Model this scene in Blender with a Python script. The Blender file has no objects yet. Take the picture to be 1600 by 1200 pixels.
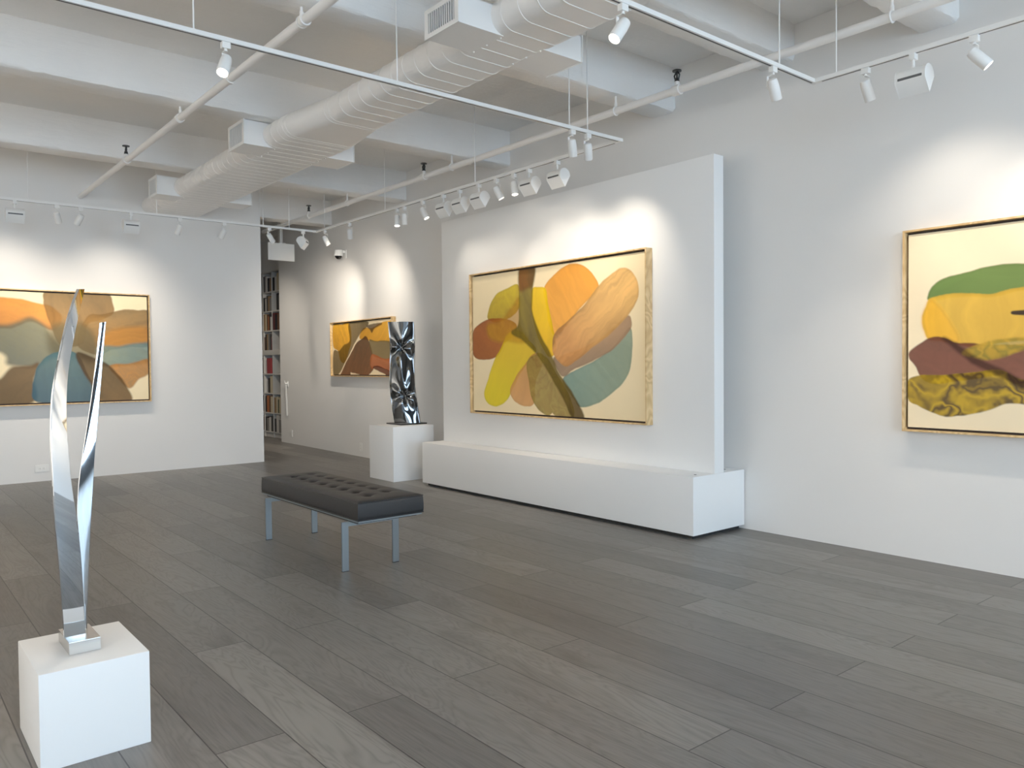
import bpy, bmesh, math, random
import numpy as np
from mathutils import Vector, Matrix
random.seed(7)
C = bpy.context.scene.collection
PI = math.pi

DAY, VT, LOOK, EXPO, GAM = 430, 'Standard', 'None', .02, 1.2
SPOTK, SPOTC = .9, (1.0, .88, .72)
# ------------------------------------------------------------------ materials
def lin(c):
    return tuple(((v/255.0+0.055)/1.055)**2.4 if v > 10 else v/255.0/12.92 for v in c) + (1.0,)

class NT:
    """tiny node-tree writer"""
    def __init__(s, name):
        s.m = bpy.data.materials.new(name); s.m.use_nodes = True
        s.t = s.m.node_tree; s.n = s.t.nodes; s.b = s.n['Principled BSDF']
    def node(s, typ, **kw):
        n = s.n.new(typ)
        for k, v in kw.items():
            if k in n.inputs: n.inputs[k].default_value = v
            else: setattr(n, k, v)
        return n
    def link(s, a, b): s.t.links.new(a, b)
    def math(s, op, a, b=None, c=None, clamp=False):
        n = s.n.new('ShaderNodeMath'); n.operation = op; n.use_clamp = clamp
        for i, v in enumerate((a, b, c)):
            if v is None: continue
            if isinstance(v, (int, float)): n.inputs[i].default_value = v
            else: s.link(v, n.inputs[i])
        return n.outputs[0]
    def mix(s, fac, a, b, mode='MIX'):
        n = s.n.new('ShaderNodeMix'); n.data_type = 'RGBA'; n.blend_type = mode
        for i, v in ((0, fac), (6, a), (7, b)):
            if isinstance(v, (int, float, tuple)): n.inputs[i].default_value = v
            else: s.link(v, n.inputs[i])
        return n.outputs[2]
    def coord(s, scale=(1,1,1), which='Object'):
        tc = s.n.new('ShaderNodeTexCoord'); mp = s.n.new('ShaderNodeMapping')
        mp.inputs['Scale'].default_value = scale
        s.link(tc.outputs[which], mp.inputs[0]); return mp.outputs[0]
    def noise(s, vec, scale, detail=3, rough=.5, dist=0):
        n = s.n.new('ShaderNodeTexNoise'); n.inputs['Scale'].default_value = scale
        n.inputs['Detail'].default_value = detail; n.inputs['Roughness'].default_value = rough
        n.inputs['Distortion'].default_value = dist
        s.link(vec, n.inputs['Vector']); return n.outputs[0]
    def bump(s, h, strength, dist=.01):
        n = s.n.new('ShaderNodeBump'); n.inputs['Strength'].default_value = strength
        n.inputs['Distance'].default_value = dist
        s.link(h, n.inputs['Height']); s.link(n.outputs[0], s.b.inputs['Normal'])

def plain(name, col, rough=.5, metal=0., var=.03, nscale=12, bump=0., spec=.5):
    k = NT(name); v = k.coord()
    f = k.noise(v, nscale, 4)
    c = lin(col)
    lo = tuple(x*(1-var) for x in c[:3])+(1,); hi = tuple(min(1, x*(1+var)) for x in c[:3])+(1,)
    k.link(k.mix(f, lo, hi), k.b.inputs['Base Color'])
    k.b.inputs['Roughness'].default_value = rough; k.b.inputs['Metallic'].default_value = metal
    k.b.inputs['Specular IOR Level'].default_value = spec
    if bump: k.bump(k.noise(v, nscale*3, 5), bump)
    return k.m

def emit(name, col, strength):
    k = NT(name); k.b.inputs['Base Color'].default_value = lin(col)
    k.b.inputs['Emission Color'].default_value = lin(col); k.b.inputs['Emission Strength'].default_value = strength
    return k.m

def ceiling_mat():
    k = NT('painted_concrete'); v = k.coord()
    f = k.noise(v, 1.3, 5, .6)
    k.link(k.mix(f, lin((232, 231, 229)), lin((243, 242, 240))), k.b.inputs['Base Color'])
    k.b.inputs['Roughness'].default_value = .6
    v2 = k.coord((1, 9, 9))
    h = k.math('ADD', k.math('MULTIPLY', k.noise(v2, 2.2, 6, .65), 1.0), k.math('MULTIPLY', k.noise(v, 14, 5, .6), .35))
    k.bump(h, .5, .02)
    return k.m

def floor_mat():
    k = NT('grey_oak_planks')
    tc = k.n.new('ShaderNodeTexCoord'); sp = k.n.new('ShaderNodeSeparateXYZ'); k.link(tc.outputs['Object'], sp.inputs[0])
    x, y = sp.outputs[0], sp.outputs[1]
    u = k.math('DIVIDE', k.math('SUBTRACT', x, .955), .2624)
    n = k.math('FLOOR', u); fx = k.math('SUBTRACT', u, n)
    par = k.math('PINGPONG', n, 1.0)
    off = k.math('ADD', k.math('MULTIPLY', par, 1.0885), .678)
    w = k.math('DIVIDE', k.math('SUBTRACT', y, off), 2.177)
    m = k.math('FLOOR', w); fy = k.math('SUBTRACT', w, m)
    cv = k.n.new('ShaderNodeCombineXYZ'); k.link(n, cv.inputs[0]); k.link(m, cv.inputs[1])
    wn = k.n.new('ShaderNodeTexWhiteNoise'); wn.noise_dimensions = '2D'; k.link(cv.outputs[0], wn.inputs['Vector'])
    r = wn.outputs['Value']
    gv = k.n.new('ShaderNodeCombineXYZ')
    k.link(x, gv.inputs[0]); k.link(k.math('MULTIPLY', y, .16), gv.inputs[1]); k.link(k.math('MULTIPLY', r, 37.0), gv.inputs[2])
    big = k.noise(gv.outputs[0], 5.5, 3, .55, .6)
    rings = k.math('FRACT', k.math('MULTIPLY', big, 17.0))
    rings = k.math('PINGPONG', k.math('MULTIPLY', rings, 2.0), 1.0)
    gv2 = k.n.new('ShaderNodeCombineXYZ')
    k.link(x, gv2.inputs[0]); k.link(k.math('MULTIPLY', y, .035), gv2.inputs[1]); k.link(k.math('MULTIPLY', r, 11.0), gv2.inputs[2])
    fine = k.noise(gv2.outputs[0], 110, 4, .6)
    blot = k.noise(gv.outputs[0], 3.6, 5, .65, 1.6)
    base = k.mix(r, lin((80, 78, 76)), lin((121, 118, 114)))
    c = k.mix(k.math('MULTIPLY', k.math('MULTIPLY', rings, rings), .42), base, lin((56, 51, 47)))
    c = k.mix(k.math('MULTIPLY', k.math('SUBTRACT', fine, .35, clamp=True), 1.1), c, lin((128, 123, 117)))
    ramp = k.n.new('ShaderNodeMapRange'); ramp.inputs[1].default_value = .52; ramp.inputs[2].default_value = .72
    k.link(blot, ramp.inputs[0])
    c = k.mix(k.math('MULTIPLY', ramp.outputs[0], .5), c, lin((60, 55, 51)))
    gx = k.math('LESS_THAN', k.math('MINIMUM', fx, k.math('SUBTRACT', 1.0, fx)), .0095)
    gy = k.math('LESS_THAN', k.math('MINIMUM', fy, k.math('SUBTRACT', 1.0, fy)), .0012)
    g = k.math('MAXIMUM', gx, gy)
    c = k.mix(k.math('MULTIPLY', g, .92), c, lin((22, 19, 17)))
    k.link(c, k.b.inputs['Base Color'])
    k.link(k.math('ADD', k.math('MULTIPLY', fine, .12), .36), k.b.inputs['Roughness'])
    k.b.inputs['Specular IOR Level'].default_value = .42
    k.bump(k.math('SUBTRACT', k.math('MULTIPLY', fine, .12), g), .35, .003)
    return k.m

def oak_mat():
    k = NT('light_oak'); v = k.coord((1, 1, 1))
    n1 = k.noise(v, 3, 2, .5, .5)
    f = k.math('PINGPONG', k.math('MULTIPLY', n1, 22.0), 1.0)
    k.link(k.mix(f, lin((224, 190, 136)), lin((192, 154, 100))), k.b.inputs['Base Color'])
    k.b.inputs['Roughness'].default_value = .5
    return k.m

def canvas_mat():
    k = NT('painted_canvas')
    a = k.n.new('ShaderNodeAttribute'); a.attribute_name = 'paint'
    k.link(a.outputs['Color'], k.b.inputs['Base Color'])
    k.b.inputs['Roughness'].default_value = .75; k.b.inputs['Specular IOR Level'].default_value = .2
    v = k.coord((1, 1, 1)); k.bump(k.noise(v, 420, 2), .12, .002)
    return k.m

M = dict(
    wall=plain('white_wall_paint', (229, 228, 226), .62, var=.012, nscale=3, bump=.04, spec=.25),
    plinth=plain('white_satin_paint', (236, 236, 235), .45, var=.008, nscale=4, spec=.35),
    ceil=ceiling_mat(), floor=floor_mat(), oak=oak_mat(), canvas=canvas_mat(),
    duct=plain('painted_duct', (234, 233, 231), .42, var=.02, nscale=5, spec=.4),
    fixture=plain('white_powder_coat', (232, 232, 230), .4, var=.01),
    groove=plain('dark_slot', (70, 72, 74), .6),
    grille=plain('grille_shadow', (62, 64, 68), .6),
    black=plain('black_metal', (20, 20, 21), .4),
    dark=plain('rebate_shade', (44, 28, 20), .7),  # dark brown stands in for the shadow in the frame gap
    kick=plain('black_toe_kick', (14, 13, 12), .7),
    chrome=plain('polished_steel', (206, 210, 214), .04, 1.0, var=.01),
    chrome2=plain('dark_mirror_steel', (104, 107, 110), .06, 1.0, var=.02),
    brushed=plain('brushed_steel', (196, 192, 186), .24, 1.0, var=.06, nscale=30),
    legsteel=plain('satin_steel', (150, 162, 170), .3, 1.0, var=.03),
    leather=plain('charcoal_leather', (27, 26, 27), .46, var=.1, nscale=40, bump=.12, spec=.38),
    piping=plain('black_piping', (22, 22, 24), .45),
    lens_off=plain('unlit_lens', (190, 190, 188), .25),
    lens_on=emit('lit_lens', (255, 244, 222), 14.0),
    shelf=plain('white_shelf', (206, 203, 197), .5),
    plastic=plain('white_plastic', (236, 236, 233), .35),
    reflected_wall=plain('charcoal_reflected_wall', (58, 60, 64), .5, var=.05),  # for the unseen front wall, kept dark for contrast in steel reflections
    dome=plain('smoked_dome', (12, 12, 14), .08),
)

# ------------------------------------------------------------------ mesh helpers
class MB:
    def __init__(s): s.bm = bmesh.new()
    def box(s, x0, x1, y0, y1, z0, z1, bev=0.):
        r = bmesh.ops.create_cube(s.bm, size=1.0); vs = r['verts']
        for v in vs:
            v.co = Vector(((x0+x1)/2+v.co.x*(x1-x0), (y0+y1)/2+v.co.y*(y1-y0), (z0+z1)/2+v.co.z*(z1-z0)))
        if bev:
            es = list({e for v in vs for e in v.link_edges})
            bmesh.ops.bevel(s.bm, geom=es, offset=bev, segments=2, profile=.6, affect='EDGES')
        return s
    def tube(s, a, b, r, r2=None, n=14, cap=True):
        a, b = Vector(a), Vector(b); d = (b-a); L = d.length
        q = d.to_track_quat('Z', 'Y').to_matrix().to_4x4(); q.translation = (a+b)/2
        bmesh.ops.create_cone(s.bm, cap_ends=cap, segments=n, radius1=r, radius2=r if r2 is None else r2, depth=L, matrix=q)
        return s
    def torus(s, c, axis, R, r, n=20, k=8):
        q = Vector(axis).to_track_quat('Z', 'Y').to_matrix(); c = Vector(c); rows = []
        for i in range(n):
            a = 2*PI*i/n; row = []
            for j in range(k):
                b = 2*PI*j/k
                row.append(s.bm.verts.new(c + q @ Vector(((R+r*math.cos(b))*math.cos(a), (R+r*math.cos(b))*math.sin(a), r*math.sin(b)))))
            rows.append(row)
        for i in range(n):
            for j in range(k):
                s.bm.faces.new((rows[i][j], rows[(i+1) % n][j], rows[(i+1) % n][(j+1) % k], rows[i][(j+1) % k]))
        return s
    def sphere(s, c, r, sc=(1,1,1)):
        m = Matrix.Translation(c) @ Matrix.Diagonal((*sc, 1))
        bmesh.ops.create_uvsphere(s.bm, u_segments=20, v_segments=12, radius=r, matrix=m); return s
    def prism(s, pts, axis, a, b):
        """extrude a 2D outline (p,q) along axis 'x'/'y'/'z' from a to b"""
        def P(p, t):
            return {'x': (t, p[0], p[1]), 'y': (p[0], t, p[1]), 'z': (p[0], p[1], t)}[axis]
        A = [s.bm.verts.new(P(p, a)) for p in pts]; B = [s.bm.verts.new(P(p, b)) for p in pts]
        n = len(pts)
        s.bm.faces.new(A); s.bm.faces.new(B[::-1])
        for i in range(n): s.bm.faces.new((A[i], B[i], B[(i+1) % n], A[(i+1) % n]))
        return s
    def loft(s, rings, cap=True, closed=True):
        V = [[s.bm.verts.new(p) for p in r] for r in rings]; n = len(V[0])
        for i in range(len(V)-1):
            for j in range(n if closed else n-1):
                s.bm.faces.new((V[i][j], V[i][(j+1) % n], V[i+1][(j+1) % n], V[i+1][j]))
        if cap: s.bm.faces.new(V[0][::-1]); s.bm.faces.new(V[-1])
        return s
    def build(s, name, mat, parent=None, smooth=None, kind=None):
        bmesh.ops.recalc_face_normals(s.bm, faces=s.bm.faces)
        me = bpy.data.meshes.new(name); s.bm.to_mesh(me); s.bm.free()
        return link(name, me, mat, parent, smooth, kind)

def link(name, me, mat=None, parent=None, smooth=None, kind=None):
    if mat and not me.materials: me.materials.append(mat)
    if smooth is not None:
        me.shade_smooth()
        me.set_sharp_from_angle(angle=math.radians(smooth))
    o = bpy.data.objects.new(name, me); C.objects.link(o)
    if parent: o.parent = parent
    if kind: o['kind'] = kind
    return o

def thing(name, label, cat, loc=(0,0,0), rz=0, group=None):
    o = bpy.data.objects.new(name, None); o.empty_display_size = .1; C.objects.link(o)
    o.location = loc; o.rotation_euler = (0, 0, rz)
    return tag(o, label, cat, group)
def tag(o, label, cat, group=None):
    o['label'] = label; o['category'] = cat
    if group: o['group'] = group
    return o
def struct(name, mb, mat, smooth=None):
    return mb.build(name, mat, None, smooth, 'structure')

# ------------------------------------------------------------------ the room
WX = 5.70                       # right wall
K = (5.97-5.70)/(13.94-5.0)     # it drifts outwards slightly beyond y = 5
def wx(y): return WX if y < 5 else WX + K*(y-5)
H_SLAB, H_BEAM = 4.04, 3.655
YB = 11.2
XL, YF = -4.0, -7.0

struct('floor', MB().box(XL-.2, 8, YF-.2, 19, -.12, 0), M['floor'])
struct('ceiling', MB().box(XL-.2, 8, YF-.2, 19, H_SLAB, H_SLAB+.15), M['ceil'])
struct('wall_right', MB().prism([(5.70, YF), (5.70, 5.0), (5.97, 13.94), (6.16, 13.94), (6.16, YF)], 'z', 0, H_SLAB), M['wall'])
struct('wall_back', MB().box(XL, 4.52, YB, YB+.14, 0, H_SLAB), M['wall'])
struct('wall_left', MB().box(XL-.15, XL, YF, YB+.14, 0, H_SLAB), M['wall'])
struct('wall_far', MB().box(XL, 7.0, 18.2, 18.35, 0, H_SLAB), M['wall'])
struct('wall_library', MB().box(6.60, 6.75, 13.94, 18.2, 0, H_SLAB), M['wall'])
struct('wall_passage', MB().box(2.2, 2.35, YB+.14, 18.2, 0, H_SLAB), M['wall'])
# unseen front wall with two tall windows; dark, wide-piered to darken steel reflections
WIN = [(-3.6, -.4), (1.9, 5.3)]
fw = MB()
xs = [XL] + [v for w in WIN for v in w] + [WX]
for i in range(0, len(xs), 2): fw.box(xs[i], xs[i+1], YF-.2, YF, 0, H_SLAB)
for a, b in WIN:
    fw.box(a, b, YF-.2, YF, 0, .35); fw.box(a, b, YF-.2, YF, 3.55, H_SLAB)
struct('wall_front', fw, M['reflected_wall'])
for i, (a, b) in enumerate(WIN):
    w = MB().box(a, b, YF-.12, YF-.06, .35, .41).box(a, b, YF-.12, YF-.06, 3.49, 3.55)
    n = 3
    for j in range(n+1):
        xx = a + .03 + (b-a-.06)*j/n; w.box(xx-.03, xx+.03, YF-.12, YF-.06, .41, 3.49)
    struct('window_%d' % (i+1), w, M['black'])

# rough concrete beams running towards the right wall
def beam(n, y0, y1, zb, xa=XL, xb=None):
    rnd = random.Random(n)
    bm = MB(); rings = []
    x = xa; end = (xb if xb is not None else wx(y0)+.02)
    cnt = int((end-xa)/.07)
    for i in range(cnt+1):
        x = xa + (end-xa)*i/cnt
        j = lambda s: rnd.uniform(-s, s)
        a, b = j(.006), j(.006)
        rings.append([(x, y0+j(.003), H_SLAB), (x, y0+.002+j(.003), (H_SLAB+zb)/2), (x, y0+j(.004), zb+.035+j(.005)), (x, y0+.012+a, zb+.008+j(.004)),
                      (x, y0+.035, zb+j(.002)), (x, y1-.035, zb+j(.002)), (x, y1-.012+b, zb+.008+j(.004)), (x, y1+j(.004), zb+.035), (x, y1, H_SLAB)])
    bm.loft(rings)
    struct('trim_%d' % n, bm, M['ceil'], 40)
beam(1, 2.19, 2.46, 3.655)
beam(2, 3.39, 3.70, 3.755)
beam(3, 4.565, 4.85, 3.655)
beam(4, 6.975, 7.26, 3.655)
beam(5, 9.30, 9.59, 3.655)
beam(6, 11.67, 11.96, 3.655, 4.0)
beam(7, -.19, .10, 3.655)
# pilaster that closes the wall's free end with a thin metal corner bead
struct('trim_8', MB().box(4.515, 4.525, YB-.004, YB+.144, 0, H_SLAB), M['plinth'])

# ------------------------------------------------------------------ low plinth, panel, pedestals
t = thing('plinth', 'long low white plinth along the right wall carrying the tall white panel', 'plinth', (0,0,0))
MB().box(5.0, 5.685, 3.84, 7.70, .035, .50, .004).build('plinth_box', M['plinth'], t, 40)
MB().box(5.05, 5.68, 3.89, 7.66, 0, .035).build('toe_kick', M['kick'], t)['label'] = 'black recessed base'
for x, y in ((5.13, 3.92), (5.56, 3.95)):
    MB().tube((x, y, .499), (x, y, .502), .011).build('bolt_cap', M['groove'], t)
tag(MB().box(5.275, 5.40, 3.84, 7.66, .5005, 3.06, .003).build('display_panel', M['plinth'], None, 40),
    'tall white freestanding panel standing on the low plinth behind the petal painting', 'panel')
tag(MB().box(4.87, 5.45, 8.13, 8.70, 0, .658, .004).build('pedestal', M['plinth'], None, 40),
    'white box pedestal under the crumpled mirror column, left of the long plinth', 'pedestal')
tag(MB().box(.446, .806, 3.112, 3.565, 0, .343, .004).build('pedestal', M['plinth'], None, 40),
    'white box pedestal in the left foreground under the tall two-bladed steel sculpture', 'pedestal')

# ------------------------------------------------------------------ bench
t = thing('bench', 'charcoal tufted leather bench on steel legs in the middle of the floor', 'bench', (0,0,0))
def cushion():
    x0, x1, y0, y1, zb, zt = 2.515, 3.02, 4.655, 6.27, .362, .498
    tufts = [(x0+.165+c*.175, y0+.2+i*(y1-y0-.4)/7 + (.03 if c else -.03)) for c in (0, 1) for i in range(8)]
    nx, ny = 56, 150
    xs = [x0+(x1-x0)*i/nx for i in range(nx+1)]; ys = [y0+(y1-y0)*j/ny for j in range(ny+1)]
    X, Y = np.meshgrid(np.array(xs), np.array(ys), indexing='ij')
    ex = np.minimum(X-x0, x1-X); ey = np.minimum(Y-y0, y1-Y); e = np.minimum(ex, ey)
    Z = zt - .011*np.exp(-e/.016) + .010*np.clip(e/.2, 0, 1)
    for tx, ty in tufts:
        d = np.sqrt((X-tx)**2+((Y-ty)*1.0)**2)
        Z -= .017*np.exp(-(d/.026)**2) + .009*np.exp(-(d/.06)**2)
        Z -= .004*np.exp(-((X-tx)/.008)**2)*np.exp(-(np.abs(Y-ty)/.05)**2) + .004*np.exp(-((Y-ty)/.008)**2)*np.exp(-(np.abs(X-tx)/.06)**2)
    b = MB(); V = [[b.bm.verts.new((X[i,j], Y[i,j], Z[i,j])) for j in range(ny+1)] for i in range(nx+1)]
    for i in range(nx):
        for j in range(ny): b.bm.faces.new((V[i][j], V[i+1][j], V[i+1][j+1], V[i][j+1]))
    ring = [V[i][0] for i in range(nx+1)] + [V[nx][j] for j in range(1, ny+1)] + [V[i][ny] for i in range(nx-1, -1, -1)] + [V[0][j] for j in range(ny-1, 0, -1)]
    cx, cy = (x0+x1)/2, (y0+y1)/2
    prev = ring
    for zz, o in ((zt-.030, .003), (zt-.07, .005), (zb+.03, .005), (zb+.008, .003), (zb, -.004)):
        nr = []
        for v in ring:
            sx = o if abs(v.co.x-x1) < 1e-5 else (-o if abs(v.co.x-x0) < 1e-5 else 0)
            sy = o if abs(v.co.y-y1) < 1e-5 else (-o if abs(v.co.y-y0) < 1e-5 else 0)
            nr.append(b.bm.verts.new((v.co.x+sx, v.co.y+sy, zz)))
        for i in range(len(ring)):
            k = (i+1) % len(ring); b.bm.faces.new((prev[i], prev[k], nr[k], nr[i]))
        prev = nr
    b.bm.faces.new(prev)
    return b, (x0, x1, y0, y1, zb, zt), tufts
b, (bx0, bx1, by0, by1, bzb, bzt), tufts = cushion()
cu = b.build('cushion', M['leather'], t, 60)
pp = MB()
for z, o, r in ((bzt-.0125, .001, .0042), (bzb+.006, .003, .0035)):
    c4 = [(bx0-o, by0-o, z), (bx1+o, by0-o, z), (bx1+o, by1+o, z), (bx0-o, by1+o, z)]
    for i in range(4): pp.tube(c4[i], c4[(i+1) % 4], r, n=8); pp.sphere(c4[i], r)
pp.build('piping', M['piping'], cu, 60)
for tx, ty in tufts:
    MB().sphere((tx, ty, bzt-.017), .010, (1,1,.5)).build('button', M['leather'], cu, 60)
MB().box(bx0+.004, bx1-.004, by0+.004, by1-.004, .352, .362).build('base_plate', M['legsteel'], t)
MB().box(bx0+.02, bx1-.02, by0+.05, by1-.05, .338, .352).build('deck_board', M['black'], t)
for y in (4.83, 6.13):
    MB().box(2.482, 2.925, y-.008, y+.008, .306, .338, .001).build('cross_bar', M['legsteel'], t)
    for x in (2.482, 2.877):
        l = MB().box(x, x+.048, y-.008, y+.008, .004, .3065, .001).build('leg', M['legsteel'], t)
        MB().box(x, x+.048, y-.008, y+.008, 0, .004).build('foot_pad', M['black'], l)

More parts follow.
